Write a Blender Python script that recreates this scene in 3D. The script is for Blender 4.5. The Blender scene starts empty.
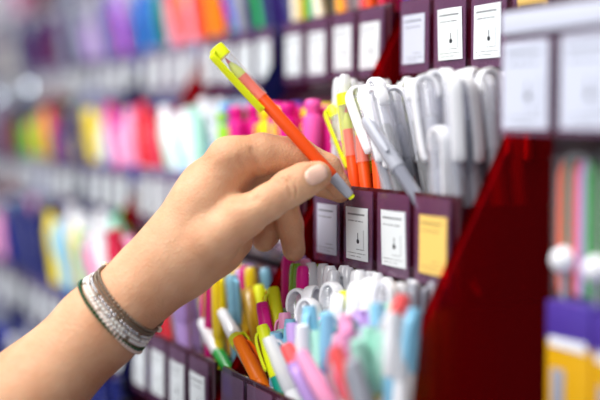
import bpy, bmesh, math, random
import numpy as np
from mathutils import Vector, Matrix, Quaternion
R = random.Random(7)
SC = bpy.context.scene
COL = SC.collection

# ------------------------------------------------------------------ camera
TH = math.radians(25.9); PITCH = math.atan(73/1167); FPX = 1167.0
CZ = 1.30
cam_d = bpy.data.cameras.new('camera'); cam = bpy.data.objects.new('camera', cam_d); COL.objects.link(cam)
cam_d.lens = 70.02; cam_d.sensor_width = 36
cam.location = (0, 0, CZ)
cam.rotation_euler = (math.radians(90)-PITCH, 0, -TH)
cam_d.clip_start = .02
cam_d.dof.use_dof = True; cam_d.dof.focus_distance = .742; cam_d.dof.aperture_fstop = 2.1
SC.camera = cam
CM = Matrix.Translation((0, 0, CZ)) @ cam.rotation_euler.to_matrix().to_4x4()
def from_cam(x, y, z): return CM @ Vector((x, y, -z))
def at_plane(px, py, X):
    """point where the sight line of a pixel meets the upright plane world x = X"""
    d = CM.to_3x3() @ Vector(((px-300)/FPX, (200-py)/FPX, -1))
    t = X/d.x
    return Vector((0, 0, CZ)) + d*t

# ------------------------------------------------------------------ materials
def lin(c):
    return tuple(((v/255)/12.92 if v/255 <= .04045 else ((v/255+.055)/1.055)**2.4) for v in c)+(1,)
MATS = {}
def principled(name, col, rough=.35, **kw):
    if name in MATS: return MATS[name]
    m = bpy.data.materials.new(name); m.use_nodes = True
    b = m.node_tree.nodes['Principled BSDF']
    b.inputs['Base Color'].default_value = lin(col); b.inputs['Roughness'].default_value = rough
    for k, v in kw.items(): b.inputs[k.replace('_', ' ')].default_value = v
    MATS[name] = m; return m
def see_through(name, tint, body, body_mix, rough=.1, gloss=(255, 255, 255)):
    """clear or tinted plastic: tinted transparent mixed with a plastic body, glossy coat by Fresnel"""
    if name in MATS: return MATS[name]
    m = bpy.data.materials.new(name); m.use_nodes = True
    nt = m.node_tree; nt.nodes.clear(); N = nt.nodes.new; L = nt.links.new
    out = N('ShaderNodeOutputMaterial'); tr = N('ShaderNodeBsdfTransparent'); tr.inputs[0].default_value = lin(tint)
    pb = N('ShaderNodeBsdfPrincipled'); pb.inputs['Base Color'].default_value = lin(body); pb.inputs['Roughness'].default_value = max(rough, .15)
    mx = N('ShaderNodeMixShader'); mx.inputs[0].default_value = body_mix
    gl = N('ShaderNodeBsdfGlossy'); gl.inputs['Roughness'].default_value = rough; gl.inputs['Color'].default_value = lin(gloss)
    fr = N('ShaderNodeFresnel'); fr.inputs['IOR'].default_value = 1.45 if 'clear_plastic' != name else 1.25
    m2 = N('ShaderNodeMixShader')
    L(tr.outputs[0], mx.inputs[1]); L(pb.outputs[0], mx.inputs[2])
    ge = N('ShaderNodeNewGeometry'); fs = N('ShaderNodeMath'); fs.operation = 'SUBTRACT'; fs.inputs[0].default_value = 1; L(ge.outputs['Backfacing'], fs.inputs[1])
    fm = N('ShaderNodeMath'); fm.operation = 'MULTIPLY'; L(fr.outputs[0], fm.inputs[0]); L(fs.outputs[0], fm.inputs[1])   # the coat reflects on the outer face only
    L(fm.outputs[0], m2.inputs[0]); L(mx.outputs[0], m2.inputs[1]); L(gl.outputs[0], m2.inputs[2])
    L(m2.outputs[0], out.inputs[0]); MATS[name] = m; return m

PAL = dict(white=(240, 240, 244), cream=(236, 226, 200), grey=(150, 152, 165), silver=(176, 178, 188), black=(22, 22, 30),
    red=(214, 26, 44), crimson=(200, 14, 62), coral=(244, 92, 92), orange=(236, 80, 14), amber=(248, 160, 20), ochre=(205, 160, 20), yellow=(250, 222, 20),
    lemon=(236, 246, 30), lime=(150, 214, 40), green=(30, 165, 60), teal=(10, 140, 120), mint=(172, 224, 206), cyan=(60, 185, 225),
    sky=(140, 202, 232), blue=(30, 90, 215), royal=(30, 50, 190), navy=(22, 30, 100), purple=(98, 62, 180), plum=(92, 20, 82), lilac=(196, 160, 226),
    magenta=(226, 20, 140), pink=(250, 90, 175), rose=(250, 165, 205), tangerine=(255, 124, 16), citron=(196, 206, 40), wine=(110, 16, 48), brown=(120, 60, 40))
def P(c, rough=.38): return principled('plastic_'+c, PAL[c], rough, Specular_IOR_Level=.3)
def F(c):   # frosted, half see-through plastic
    return see_through('frosted_'+c, tuple(int(150+v*.41) for v in PAL[c]), PAL[c], .7, .18)
CLEAR = see_through('clear_plastic', (253, 253, 254), (250, 250, 252), .20, .06)
FROST_THIN = see_through('frosted_thin', (248, 248, 251), (244, 244, 248), .24, .12)
FROST = see_through('frosted_clear', (250, 250, 252), (246, 246, 250), .66, .2)
POUCH = see_through('pouch_plastic', (250, 246, 251), (134, 84, 122), .34, .15)
RED_ACR = see_through('red_acrylic', (250, 12, 26), (150, 5, 18), .34, .05, (255, 120, 120))
MAROON = see_through('maroon_acrylic', (120, 6, 24), (72, 8, 28), .72, .08)
NAVY_ACR = see_through('navy_acrylic', (50, 60, 150), (24, 28, 84), .75, .08)
PALE_ACR = see_through('pale_acrylic', (200, 205, 235), (188, 194, 222), .8, .08)
BLUE_ACR = see_through('blue_acrylic', (60, 90, 220), (34, 60, 176), .8, .08)
STEEL = principled('steel', (170, 172, 180), .3, Metallic=.9)

def card_material(name, base, ink=(120, 124, 140), drop=True):
    """paper price card: printed rules near the head, an ink drop, a footer; drawn in the card's own object coordinates (metres)"""
    m = bpy.data.materials.new(name); m.use_nodes = True; nt = m.node_tree; N = nt.nodes.new; L = nt.links.new
    b = nt.nodes['Principled BSDF']; b.inputs['Roughness'].default_value = .55
    tc = N('ShaderNodeTexCoord'); sp = N('ShaderNodeSeparateXYZ'); L(tc.outputs['Generated'], sp.inputs[0])
    y, z = sp.outputs[1], sp.outputs[2]      # 0..1 across (1 = left in view) and 0..1 up
    def mth(op, a, c, cl=False):
        n = N('ShaderNodeMath'); n.operation = op; n.use_clamp = cl
        for i, v in enumerate((a, c)):
            if v is None: continue
            if isinstance(v, (int, float)): n.inputs[i].default_value = v
            else: L(v, n.inputs[i])
        return n.outputs[0]
    def band(v, lo, hi): return mth('MULTIPLY', mth('GREATER_THAN', v, lo), mth('LESS_THAN', v, hi))
    ns = N('ShaderNodeTexNoise'); ns.inputs['Scale'].default_value = 22; L(tc.outputs['Generated'], ns.inputs['Vector'])
    gap = mth('GREATER_THAN', ns.outputs['Fac'], .42)
    tot = mth('MULTIPLY', band(z, .85, .885), band(y, .14, .9))
    for lo, hi, a, c in ((.73, .755, .2, .88), (.12, .135, .1, .9), (.2, .215, .15, .5), (.06, .075, .3, .85)):
        tot = mth('MAXIMUM', tot, mth('MULTIPLY', mth('MULTIPLY', band(z, lo, hi), band(y, a, c)), gap))
    tot = mth('MULTIPLY', tot, .7)
    if drop:
        dy = mth('DIVIDE', mth('SUBTRACT', y, .42), .06); dz = mth('DIVIDE', mth('SUBTRACT', z, .36), .045)
        e = mth('ADD', mth('MULTIPLY', dy, dy), mth('MULTIPLY', dz, dz)); d1 = mth('LESS_THAN', e, 1)
        st = mth('MULTIPLY', band(z, .38, .52), band(y, .4, .44))
        tot = mth('MAXIMUM', tot, mth('MAXIMUM', d1, mth('MULTIPLY', st, .8)))
        side = mth('MULTIPLY', mth('MULTIPLY', band(y, .16, .2), band(z, .22, .58)), .35)
        tot = mth('MAXIMUM', tot, side)
    mx = N('ShaderNodeMix'); mx.data_type = 'RGBA'; L(tot, mx.inputs['Factor'])
    mx.inputs['A'].default_value = lin(base); mx.inputs['B'].default_value = lin((28, 30, 38))
    L(mx.outputs['Result'], b.inputs['Base Color']); MATS[name] = m; return m
CARD = card_material('card_white', (226, 230, 232)); CARD_Y = card_material('card_yellow', (246, 205, 110), drop=False)
CARD_B = card_material('card_pale', (200, 202, 218), drop=False)
CARD_BIG = card_material('card_large', (204, 208, 224))

# ------------------------------------------------------------------ mesh helpers
def link(o, parent=None):
    COL.objects.link(o)
    if parent is not None: o.parent = parent
    return o
def mesh_obj(name, verts, faces, m, parent=None, smooth=True, flat_angle=None):
    me = bpy.data.meshes.new(name); me.from_pydata([tuple(v) for v in verts], [], faces)
    for mm in (m if isinstance(m, (list, tuple)) else [m]): me.materials.append(mm)
    if smooth:
        me.polygons.foreach_set('use_smooth', [True]*len(me.polygons))
        if flat_angle: me.set_sharp_from_angle(angle=math.radians(flat_angle))
    me.update()
    return link(bpy.data.objects.new(name, me), parent)
def tag(o, label=None, cat=None, group=None, kind=None):
    if label: o['label'] = label
    if cat: o['category'] = cat
    if group: o['group'] = group
    if kind: o['kind'] = kind
    return o
def empty(name, loc=(0, 0, 0)):
    o = bpy.data.objects.new(name, None); o.empty_display_size = .01; o.location = loc; return link(o)
class MB:
    def __init__(s): s.v = []; s.f = []
    def add(s, v, f):
        n = len(s.v); s.v += [Vector(p) for p in v]; s.f += [tuple(i+n for i in q) for q in f]; return s
    def box(s, x0, x1, y0, y1, z0, z1, bev=0):
        bm = bmesh.new(); bmesh.ops.create_cube(bm, size=1)
        for v in bm.verts: v.co = Vector(((x0+x1)/2+v.co.x*(x1-x0), (y0+y1)/2+v.co.y*(y1-y0), (z0+z1)/2+v.co.z*(z1-z0)))
        if bev: bmesh.ops.bevel(bm, geom=bm.edges[:], offset=bev, segments=2, profile=.6, affect='EDGES')
        bm.verts.index_update(); s.add([v.co.copy() for v in bm.verts], [[v.index for v in f.verts] for f in bm.faces]); bm.free(); return s
    def lathe(s, prof, seg=16, cx=0, cy=0, M=None):
        """closed solid of revolution about z from (radius, z) rows"""
        v = []; f = []
        for r, z in prof:
            for k in range(seg):
                a = 2*math.pi*k/seg; v.append(Vector((cx+r*math.cos(a), cy+r*math.sin(a), z)))
        for i in range(len(prof)-1):
            for k in range(seg):
                f.append((i*seg+k, i*seg+(k+1) % seg, (i+1)*seg+(k+1) % seg, (i+1)*seg+k))
        f.append(tuple(range(seg))[::-1]); f.append(tuple((len(prof)-1)*seg+k for k in range(seg)))
        if M: v = [M @ p for p in v]
        return s.add(v, f)
    def strap(s, path, w, t, side=Vector((0, 1, 0))):
        """rounded flat strap swept along a path; w across 'side', t through"""
        Q = [Vector(p) for p in path]; path = []
        for i in range(len(Q)-1):
            a, b, c, d_ = Q[max(i-1, 0)], Q[i], Q[i+1], Q[min(i+2, len(Q)-1)]
            for u in (0, .34, .67): path.append(.5*((2*b)+(c-a)*u+(2*a-5*b+4*c-d_)*u*u+(3*b-a-3*c+d_)*u**3))
        path.append(Q[-1]); n = len(path); K = 8; v = []; f = []
        for i, p in enumerate(path):
            p = Vector(p); d = (Vector(path[min(i+1, n-1)])-Vector(path[max(i-1, 0)])).normalized(); nn = d.cross(side).normalized()
            sc = .6 if i in (0, n-1) else 1
            for k in range(K):
                a = 2*math.pi*(k+.5)/K; ca, sa = math.cos(a), math.sin(a)
                ca = math.copysign(abs(ca)**.6, ca); sa = math.copysign(abs(sa)**.6, sa)
                v.append(p+side*(ca*w/2*sc)+nn*(sa*t/2*sc))
        for i in range(n-1):
            for k in range(K): f.append((i*K+k, i*K+(k+1) % K, (i+1)*K+(k+1) % K, (i+1)*K+k))
        f.append(tuple(range(K))[::-1]); f.append(tuple((n-1)*K+k for k in range(K)))
        return s.add(v, f)
    def build(s, name, m, parent=None, smooth=True, ang=35): return mesh_obj(name, s.v, s.f, m, parent, smooth, ang)
def copy_tree(o, parent=None):
    c = o.copy(); COL.objects.link(c); c.parent = parent
    for ch in list(o.children): copy_tree(ch, c)
    return c

# ------------------------------------------------------------------ pens (tip or foot at z=0, head up)
def round_end(r, z, up=True, b=.0012):
    return [(r, z-b), (r*.92, z-b*.3), (r*.7, z)] if up else [(r*.7, z), (r*.92, z+b*.3), (r, z+b)]
def felt_pen(body, cap, L=.136):
    """slim felt pen stored cap up: clear sleeve, coloured cap end and clip"""
    t = empty('felt_pen')
    b = MB().lathe(round_end(.0038, .016, False)+[(.0040, .019), (.0040, L-.040), (.0037, L-.0395), (.0037, L-.024)]); b.build('barrel', P(body), t)
    MB().lathe([(.0026, 0), (.0031, .0012), (.0036, .0165)], 14).build('end_plug', P('silver', .25), t)
    MB().lathe([(.0012, -.0022), (.0022, -.0018), (.0022, .0003)], 12).build('end_button', P('lemon'), t)
    n = MB().lathe([(.0037, L-.024), (.0034, L-.020), (.0016, L-.0135), (.0012, L-.0130)]).build('nib_holder', P('citron'), t)
    MB().lathe([(.0012, L-.0135), (.0010, L-.011), (.0004, L-.0088)], 10).build('nib', P('red'), n)
    c = MB().lathe([(.0048, L-.042), (.0050, L-.0415), (.0050, L-.007)], 20).build('cap_sleeve', CLEAR, t)
    MB().lathe([(.0051, L-.008), (.0052, L-.0015), (.0048, L), (.003, L+.0004)], 20).build('cap_end', P(cap), c)
    MB().strap([(.0035, 0, L-.0015), (.0062, 0, L-.0025), (.0073, 0, L-.006), (.0073, 0, L-.030), (.0070, 0, L-.046), (.0062, 0, L-.0485)], .0056, .0016).build('clip', P(cap), c)
    return t, L
def gel_pen(tone='white', core='grey', L=.122):
    """chunky frosted ball pen with a broad strap clip arching over the head"""
    t = empty('gel_pen')
    MB().lathe([(.0012, 0), (.0024, .006), (.0044, .016), (.0050, .024), (.0050, L-.05), (.0054, L-.048), (.0054, L-.012), (.0048, L-.009)]).build('barrel', FROST_THIN if tone == 'white' else F(tone), t)
    MB().lathe([(.0058, L-.046), (.0062, L-.044), (.0062, L-.012), (.0056, L-.006), (.0040, L-.0025), (.0022, L-.0015)], 18).build('cap', FROST_THIN if tone == 'white' else F(tone), t)
    MB().lathe([(.0006, .001), (.0022, .014), (.0024, .05), (.0026, L-.058), (.0038, L-.056), (.0038, L-.026), (.0024, L-.024)], 10).build('refill', P(core), t)
    MB().strap([(-.0045, 0, L-.014), (-.0052, 0, L-.008), (-.0030, 0, L-.002), (.002, 0, L), (.0060, 0, L-.002), (.0082, 0, L-.006), (.0088, 0, L-.013), (.0086, 0, L-.030), (.0078, 0, L-.044), (.0066, 0, L-.050)], .0080, .0032).build('clip', P(tone, .22) if tone != 'clear' else CLEAR, t)
    return t, L
def marker(body, cap, L=.108):
    t = empty('marker')
    MB().lathe(round_end(.0062, 0, False)+[(.0068, .02), (.0068, L-.045)]).build('barrel', P(body), t)
    c = MB().lathe([(.0068, L-.047), (.0074, L-.046), (.0074, L-.014), (.0068, L-.012), (.0048, L-.011)]).build('cap', P(cap), t)
    MB().lathe([(.0048, L-.012), (.0052, L-.0075), (.0060, L-.006), (.0062, L-.002), (.0050, L)]).build('cap_button', P(cap), c)
    MB().strap([(.0068, 0, L-.013), (.0092, 0, L-.014), (.0094, 0, L-.022), (.0082, 0, L-.040)], .005, .0016).build('clip', P(cap), c)
    return t, L
def highlighter(body, cap, L=.138, band=None, clear=False):
    t = empty('highlighter'); q = .76
    MB().lathe(round_end(q*.0054, 0, False)+[(q*.0060, .012), (q*.0062, L-.032)]).build('barrel', F(body) if clear else P(body), t)
    c = MB().lathe([(q*.0062, L-.034), (q*.0068, L-.033), (q*.0064, L-.016), (q*.0058, L-.012), (q*.0056, L-.003), (q*.0048, L)], 18).build('cap', FROST if cap == 'clear' else P(cap), t)
    MB().strap([(q*.0050, 0, L-.004), (q*.0076, 0, L-.006), (q*.0090, 0, L-.012), (q*.0088, 0, L-.024), (q*.0080, 0, L-.029)], .0042, .0017).build('clip', FROST if cap == 'clear' else P(cap), c)
    if band: MB().lathe([(.0064, L-.075), (.0066, L-.074), (.0066, L-.060), (.0064, L-.059)]).build('band', P(band), t)
    return t, L
def ballpoint(body, cap, L=.124):
    """thin see-through stick pen with coloured or frosted cap"""
    t = empty('ballpoint_pen')
    MB().lathe([(.0008, 0), (.0034, .012), (.0042, .016), (.0042, L-.04)], 10).build('barrel', F(body), t)
    c = MB().lathe([(.0044, L-.045), (.0050, L-.044), (.0046, L-.008), (.0040, L-.002), (.0028, L)], 14).build('cap', FROST if cap == 'clear' else (F(cap) if body == cap else P(cap)), t)
    MB().strap([(.0036, 0, L-.003), (.0068, 0, L-.005), (.0076, 0, L-.010), (.0074, 0, L-.034)], .0036, .0014).build('clip', FROST if cap == 'clear' else P(cap), c)
    return t, L
def simple_pen(name):
    """for the far bins: fat pen with cap, clip and foot in one outline"""
    def f(col, cap=None, L=.118):
        r = .0062
        mb = MB().lathe(round_end(r*.85, 0, False)+[(r, .02), (r, L-.045), (r*1.12, L-.044), (r*1.1, L-.014), (r*.75, L-.010), (r*.8, L)], 10)
        mb.strap([(r*.9, 0, L-.008), (r*1.45, 0, L-.012), (r*1.45, 0, L-.036)], .005, .0016)
        return mb.build(name, P(col)), L
    return f
KINDS = dict(felt=felt_pen, gel=gel_pen, marker=marker, high=highlighter, ball=ballpoint)
FAR = {'far_'+k: simple_pen(k) for k in ('felt_pen', 'marker', 'crayon', 'colour_pen', 'gel_pen')}
CACHE = {}
def pen(kind, *a, **kw):
    key = (kind, a, tuple(sorted(kw.items())))
    if key in CACHE:
        src, L = CACHE[key]; return copy_tree(src), L
    t, L = (KINDS.get(kind) or FAR[kind])(*a, **kw); CACHE[key] = (t, L); return t, L
def pose(t, foot, direction, roll=None):
    q = Vector(direction).normalized().to_track_quat('Z', 'Y')
    if roll is None: roll = R.uniform(-3.1, 3.1)
    t.rotation_mode = 'QUATERNION'; t.rotation_quaternion = q @ Quaternion((0, 0, 1), roll); t.location = foot
def by_view(spec, head, Xh, foot, Xf, label, cat, group=None, roll=None, face=None, **kw):
    """stand a pen so that its head is on one sight line at shelf depth Xh, leaning along the line towards its foot"""
    H = at_plane(*head, Xh); Fp = at_plane(*foot, Xf); d = (H-Fp).normalized()
    row = 'B' if Xh > .325 and Xf > .34 else 'C'
    kw['L'] = round(min(.150, max(.085, (H.z-(CZ+ROWS[row][1]-.009))/d.z))/.003)*.003
    t, L = pen(*spec, **kw)
    if face is not None:      # turn the clip towards the aisle, then on by an angle
        w_ = Quaternion(d, math.radians(face)) @ (Vector((0, 0, CZ))-H); w_ -= d*w_.dot(d); x_ = d.to_track_quat('Z', 'Y').inverted() @ w_; roll = math.atan2(x_.y, x_.x)
    pose(t, H-d*L, d, roll); tag(t, label, cat, group); return t

# ------------------------------------------------------------------ display rows
ROWS = {'Y': (.560, .295), 'Z': (.494, .168), 'A': (.4265, .043), 'B': (.3587, -.084), 'C': (.290, -.205), 'D': (.225, -.330)}
ORD = ['D', 'C', 'B', 'A', 'Z', 'Y']
TIER = {'Y': 'top', 'Z': 'second highest', 'A': 'upper', 'B': 'middle', 'C': 'lower', 'D': 'bottom'}
PITCH_B = .0437; MOD = .192; Y0 = .561
def bin_y(i, j): return Y0+MOD*i+PITCH_B*j
def acr(i, row=None):
    if i <= 1: return MAROON
    if row == 'C' and i == 2: return MAROON
    if row == 'C': return [NAVY_ACR, BLUE_ACR][i % 2]
    return [NAVY_ACR, PALE_ACR, BLUE_ACR, NAVY_ACR, PALE_ACR, NAVY_ACR][(i-2+(1 if row == 'B' else 0)) % 6]
def side(i):
    return ['nearest the camera', 'behind the held pen', 'just left of the held pen', 'above the wrist', 'above the forearm', 'further left above the forearm'][i] if i < 6 else 'towards the far left end'
def make_tray(row, i):
    X, h = ROWS[row]; zb = CZ+h-.014; zt = CZ+h+.046; m = acr(i, row)
    ya = bin_y(i, 0)-.0235; yb = bin_y(i, 3)+.0235
    k = ORD.index(row); top = (CZ+ROWS[ORD[k+1]][1]-.018) if k+1 < len(ORD) else CZ+h+.12
    t = empty('pen_tray', (X, (ya+yb)/2, zb))
    def b(mb, n, mm=m): 
        o = mb.build(n, mm, t, ang=18); o.matrix_parent_inverse = Matrix.Translation((-X, -(ya+yb)/2, -zb)); return o
    b(MB().box(X, X+.0025, ya, yb, zb, zt, .0006), 'front_panel')
    b(MB().box(X+.0025, X+.062, ya, yb, zb, zb+.002), 'base_panel', acr(i, row))
    b(MB().box(X+.062, X+.0645, ya, yb, zb, top, .0005), 'back_panel')
    for j in range(5):
        y = ya+.0017+j*(yb-ya-.0034)/4
        b(MB().box(X+.0027, X+.0618, y-.0012, y+.0012, zb+.0022, zt-.006), 'divider')
    if row != 'Y' or True:
        for j in range(4):
            y = bin_y(i, j)
            b(MB().box(X-.0032, X-.0024, y-.0185, y+.0185, zb+.008, zt-.002), 'card_pocket', POUCH)
    tag(t, f'{"dark red" if i < 2 or (row=="C" and i==2) else "tinted plastic"} pen tray of the {TIER[row]} tier, {side(i)}', 'tray',
        None if i < 6 else f'{TIER[row]} tier trays at the far left')
    return t
LAST = {'Y': 12, 'Z': 12, 'A': 10, 'B': 8, 'C': 5, 'D': 3}
FIRST = {'Y': 7, 'Z': 2, 'A': 0, 'B': 0, 'C': 0, 'D': 1}
for r in ROWS:
    for i in range(FIRST[r], LAST[r]+1): make_tray(r, i)

def price_card(X, y, z0, w, h, m, curl=.0012, tilt=0):
    v = []; f = []; n = 8
    for a in range(n+1):
        for b_ in range(n+1):
            s, q = a/n-.5, b_/n
            x = -curl*(1-(2*s)**2)*(.3+.7*q)
            yy = s*w+tilt*(q-.5)*h
            v.append((x, yy, q*h))
    m0 = len(v)
    v += [(p[0]+.0003, p[1], p[2]) for p in v]
    for a in range(n):
        for b_ in range(n):
            p = a*(n+1)+b_; f.append((p, p+1, p+n+2, p+n+1)[::-1]); f.append((p+m0, p+1+m0, p+n+2+m0, p+n+1+m0))
    o = mesh_obj('price_card', v, f, m); o.location = (X-.0036, y, z0); return o
near_card = {
 ('A', 0, 0): 'price card on the upper tray, partly behind the large blurred cards', ('A', 0, 1): 'white price card in clear pocket, upper tray, right of the sharp ink-drop card',
 ('A', 0, 2): 'sharp white price card with a black ink drop, top of picture', ('A', 0, 3): 'white price card left of the sharp ink-drop card on the upper tray',
 ('A', 1, 0): 'white price card at the foot of the upper red side panel', ('A', 1, 1): 'second white price card left of the upper red side panel',
 ('A', 1, 2): 'third blurred white price card left of the upper red side panel', ('A', 1, 3): 'fourth blurred white price card left of the upper red side panel',
 ('B', 0, 0): 'yellowish price card beside the big dark red side panel', ('B', 0, 1): 'white price card under the white gel pens, middle tray',
 ('B', 0, 2): 'sharp cream price card with a small black mark, under the orange felt pens', ('B', 0, 3): 'blurred price card right of the hanging ring finger, under the fingertips',
 ('C', 1, 0): 'white price card on lower tray, closest to the standing pens', ('C', 1, 1): 'white price card on lower tray, second left of the standing pens',
 ('C', 1, 2): 'white price card on lower tray, third left of the standing pens', ('C', 1, 3): 'white price card on lower tray, right under the bracelets'}
cards_first = {}
for r in ROWS:
    for i in range(FIRST[r], LAST[r]+1):
        for j in range(4):
            if r in 'YZ' and i < 3: continue
            if r == 'C' and i == 0: continue
            if r == 'D': continue
            X, h = ROWS[r]; y = bin_y(i, j); key = (r, i, j)
            m = CARD_Y if key in (('B', 0, 0), ('A', 0, 0)) else CARD_B if key in (('B', 0, 3), ('A', 0, 3)) else CARD
            o = price_card(X, y+R.uniform(-.0015, .0015), CZ+h+R.uniform(-.001, .001), .029 if (i > 1) else .0285, .0335, m, R.choice((.0008, .0014, .0004)), R.uniform(-.06, .06))
            if key in near_card: tag(o, near_card[key], 'price card')
            else: tag(o, f'small blurred white price card on the {TIER[r]} tier tray {side(i)}', 'price card', f'price cards, {TIER[r]} tier, {side(i)}')

# side panels (stepped cheeks between modules)
def side_panel(Y, m, label, thick=.003, front=.012, group=None):
    sl = (.4265-.290)/(.043+.205)
    v = []; 
    pts = []
    for h in (-.52, .50):
        pts.append((.3587-front+sl*(h+.084), h))
    poly = [(pts[0][0], pts[0][1]), (pts[1][0], pts[1][1]), (.66, .50), (.66, -.52)]
    # rounded front corner kept straight, slight bevel through thickness
    for dy in (0, thick): v += [(x, Y-thick/2+dy, CZ+h) for x, h in poly]
    f = [(0, 1, 2, 3), (7, 6, 5, 4)]+[(k, k+4, (k+1) % 4+4, (k+1) % 4) for k in range(4)]
    o = mesh_obj('side_panel', v, f, m, smooth=False); tag(o, label, 'side panel', group); return o
side_panel(.5335, RED_ACR, 'large dark red see-through side panel right of the pens', .0035)
side_panel(.7255, RED_ACR, 'red see-through side panel between the upper price cards')
for i in range(2, 12):
    side_panel(Y0+MOD*i-.030, [RED_ACR, NAVY_ACR, PALE_ACR][i % 3] if i > 2 else NAVY_ACR, f'blurred side panel between trays {side(i)}, left of the held pen', group='blurred side panels at the left' if i > 5 else None)

# two small glowing spots added for the far highlight discs, not real lamps
ADDED_GLOW = principled('led', (230, 240, 255), .4); ADDED_GLOW.node_tree.nodes['Principled BSDF'].inputs['Emission Color'].default_value = (.80, .90, 1, 1); ADDED_GLOW.node_tree.nodes['Principled BSDF'].inputs['Emission Strength'].default_value = 11
for (px, py, X_, lab) in ((3, 97, .405, 'small shelf lamp at the left edge, blurred into a pale disc'), (35, 87, .405, 'small shelf lamp blurred into a pale disc, right of its twin')):
    p = at_plane(px, py, X_); t = empty('shelf_lamp', p)
    MB().lathe([(.004, -.001), (.0062, .001), (.0062, .006), (.004, .008)], 14, M=Matrix.Rotation(math.radians(-90), 4, 'Y')).build('lamp_housing', P('silver'), t)
    MB().lathe([(.0025*math.sin(a)+.0001, -.0025*math.cos(a)+.0095) for a in np.linspace(.1, 3.0, 7)], 12, M=Matrix.Rotation(math.radians(-90), 4, 'Y')).build('bulb', ADDED_GLOW, t)
    tag(t, lab, 'lamp')

# shelving body and room
def struct(name, mb, m):
    o = mb.build(name, m, ang=18); o['kind'] = 'structure'; return o
wallm = principled('wall_paint', (60, 22, 32), .6)
struct('wall_back', MB().box(.68, .74, -.6, 3.6, 0, 2.4), wallm)
struct('floor', MB().box(-2.5, .74, -1.0, 5, -.05, 0), principled('floor_vinyl', (150, 148, 150), .4))
struct('wall_far', MB().box(-2.5, .74, 4.9, 5.0, 0, 2.6), principled('far_paint', (190, 192, 205), .7))
pl = MB().box(.20, .675, .4, 3.4, 0, CZ-.53, .004).build('display_plinth', principled('plinth', (38, 12, 20), .4)); tag(pl, 'dark base cabinet under the tiered pen trays', 'display base')
if True:   # stepped ledge each tray stands on
    for r in ROWS:
        X, h = ROWS[r]
        o = MB().box(X+.003, X+.066, bin_y(0, 0)-.0235 if r in 'ABCD' else 1.0, 3.3, CZ+h-.0175, CZ+h-.0145).build('tier_ledge', principled('ledge', (40, 14, 24), .3))
        tag(o, f'dark ledge carrying the {TIER[r]} tier of trays', 'shelf')

# ------------------------------------------------------------------ fill the bins
def fill(row, i, j, specs, n, lean=(.0, .2), leanx=(-.06, .05), label='', cat='pen', group=None, grid=(3, 4), dz=0, xr=(.010, .054), **kw):
    X, h = ROWS[row]; y = bin_y(i, j); slots = []
    gy, gx = grid
    for a in range(gx):
        for b_ in range(gy): slots.append((X+xr[0]+a*((xr[1]-xr[0])/max(gx-1, 1)), y-.0135+b_*(.027/max(gy-1, 1))))
    R.shuffle(slots); out = []
    for k in range(min(n, len(slots))):
        sp = specs[k % len(specs)]; t, L = pen(*sp, **kw)
        if sp[0].startswith('far'): ly_extra = R.uniform(-.12, .22); dz = R.uniform(-.004, .022)
        else: ly_extra = 0
        sx, sy = slots[k]; ly = R.uniform(*lean)+ly_extra; lx = R.uniform(*leanx)
        d = Vector((math.tan(lx), math.tan(ly), 1)).normalized()
        pose(t, Vector((sx-.004*0, sy-.3*0, CZ+h-.010+dz+R.uniform(0, .006))), d)
        c = sp[1:]; lab = label[k % len(label)] if isinstance(label, (list, tuple)) else label
        tag(t, lab, cat, group if group else lab); out.append(t)
    return out

# middle tier, nearest module: white gel pens, orange felt pens, clear ones
fill('B', 0, 0, [('gel', 'white', 'grey'), ('gel', 'white', 'black'), ('gel', 'white', 'grey')], 12, (.02, .22), label='white gel pen in the bunch next to the dark red side panel', group='white gel pens next to the side panel')
fill('B', 0, 1, [('gel', 'white', 'black'), ('gel', 'white', 'silver'), ('gel', 'white', 'grey')], 12, (.12, .36), (-.10, .02), label='white gel pen in the crowded bunch right of the orange pens', group='white gel pens right of the orange pens')
fill('B', 0, 2, [('felt', 'orange', 'lemon')], 9, (.06, .22), (-.05, .05), label='orange felt pen with yellow cap standing in the tray behind the fingertips', cat='felt pen', group='orange felt pens in the tray', L=.114)
fill('B', 0, 3, [('ball', 'rose', 'clear'), ('ball', 'white', 'clear'), ('ball', 'yellow', 'clear')], 8, (.0, .12), label=['see-through pale pink pen behind the held pen', 'see-through frosted pen behind the held pen', 'see-through yellow pen behind the held pen'], group='clear capped pens behind the held pen')
PX = ROWS['B'][0]
ORL = dict(cat='felt pen')
by_view(('felt', 'orange', 'lemon'), (333, 108), PX+.012, (372, 205), PX+.016, 'front orange felt pen whose yellow cap end stands just right of the held pen', 'felt pen', face=-70)
by_view(('felt', 'orange', 'lemon'), (352, 104), PX+.013, (376, 205), PX+.018, 'orange felt pen with a yellow clip facing front, beside the white gel pens', 'felt pen', face=20)
by_view(('gel', 'white', 'silver'), (357, 90), PX+.010, (400, 212), PX+.010, 'leftmost white gel pen leaning over the yellow capped pens', 'gel pen', face=-50)
by_view(('ball', 'grey', 'silver'), (366, 118), PX-.004, (424, 208), PX+.004, 'grey clip pen lying diagonally across the white gel pens', 'gel pen', face=0)
by_view(('gel', 'white', 'grey'), (384, 88), PX+.020, (404, 205), PX+.020, 'upright white gel pen with a broad arched clip, front of the bunch', 'gel pen', face=60)
by_view(('gel', 'white', 'silver'), (438, 128), PX+.003, (442, 215), PX+.008, 'white gel pen poking forward, blurred, in front of the bunch', 'gel pen', face=30)
by_view(('ball', 'red', 'clear'), (461, 136), PX+.044, (492, 212), PX+.044, 'thin pen with a red barrel beside the dark red side panel', 'pen')

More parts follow.
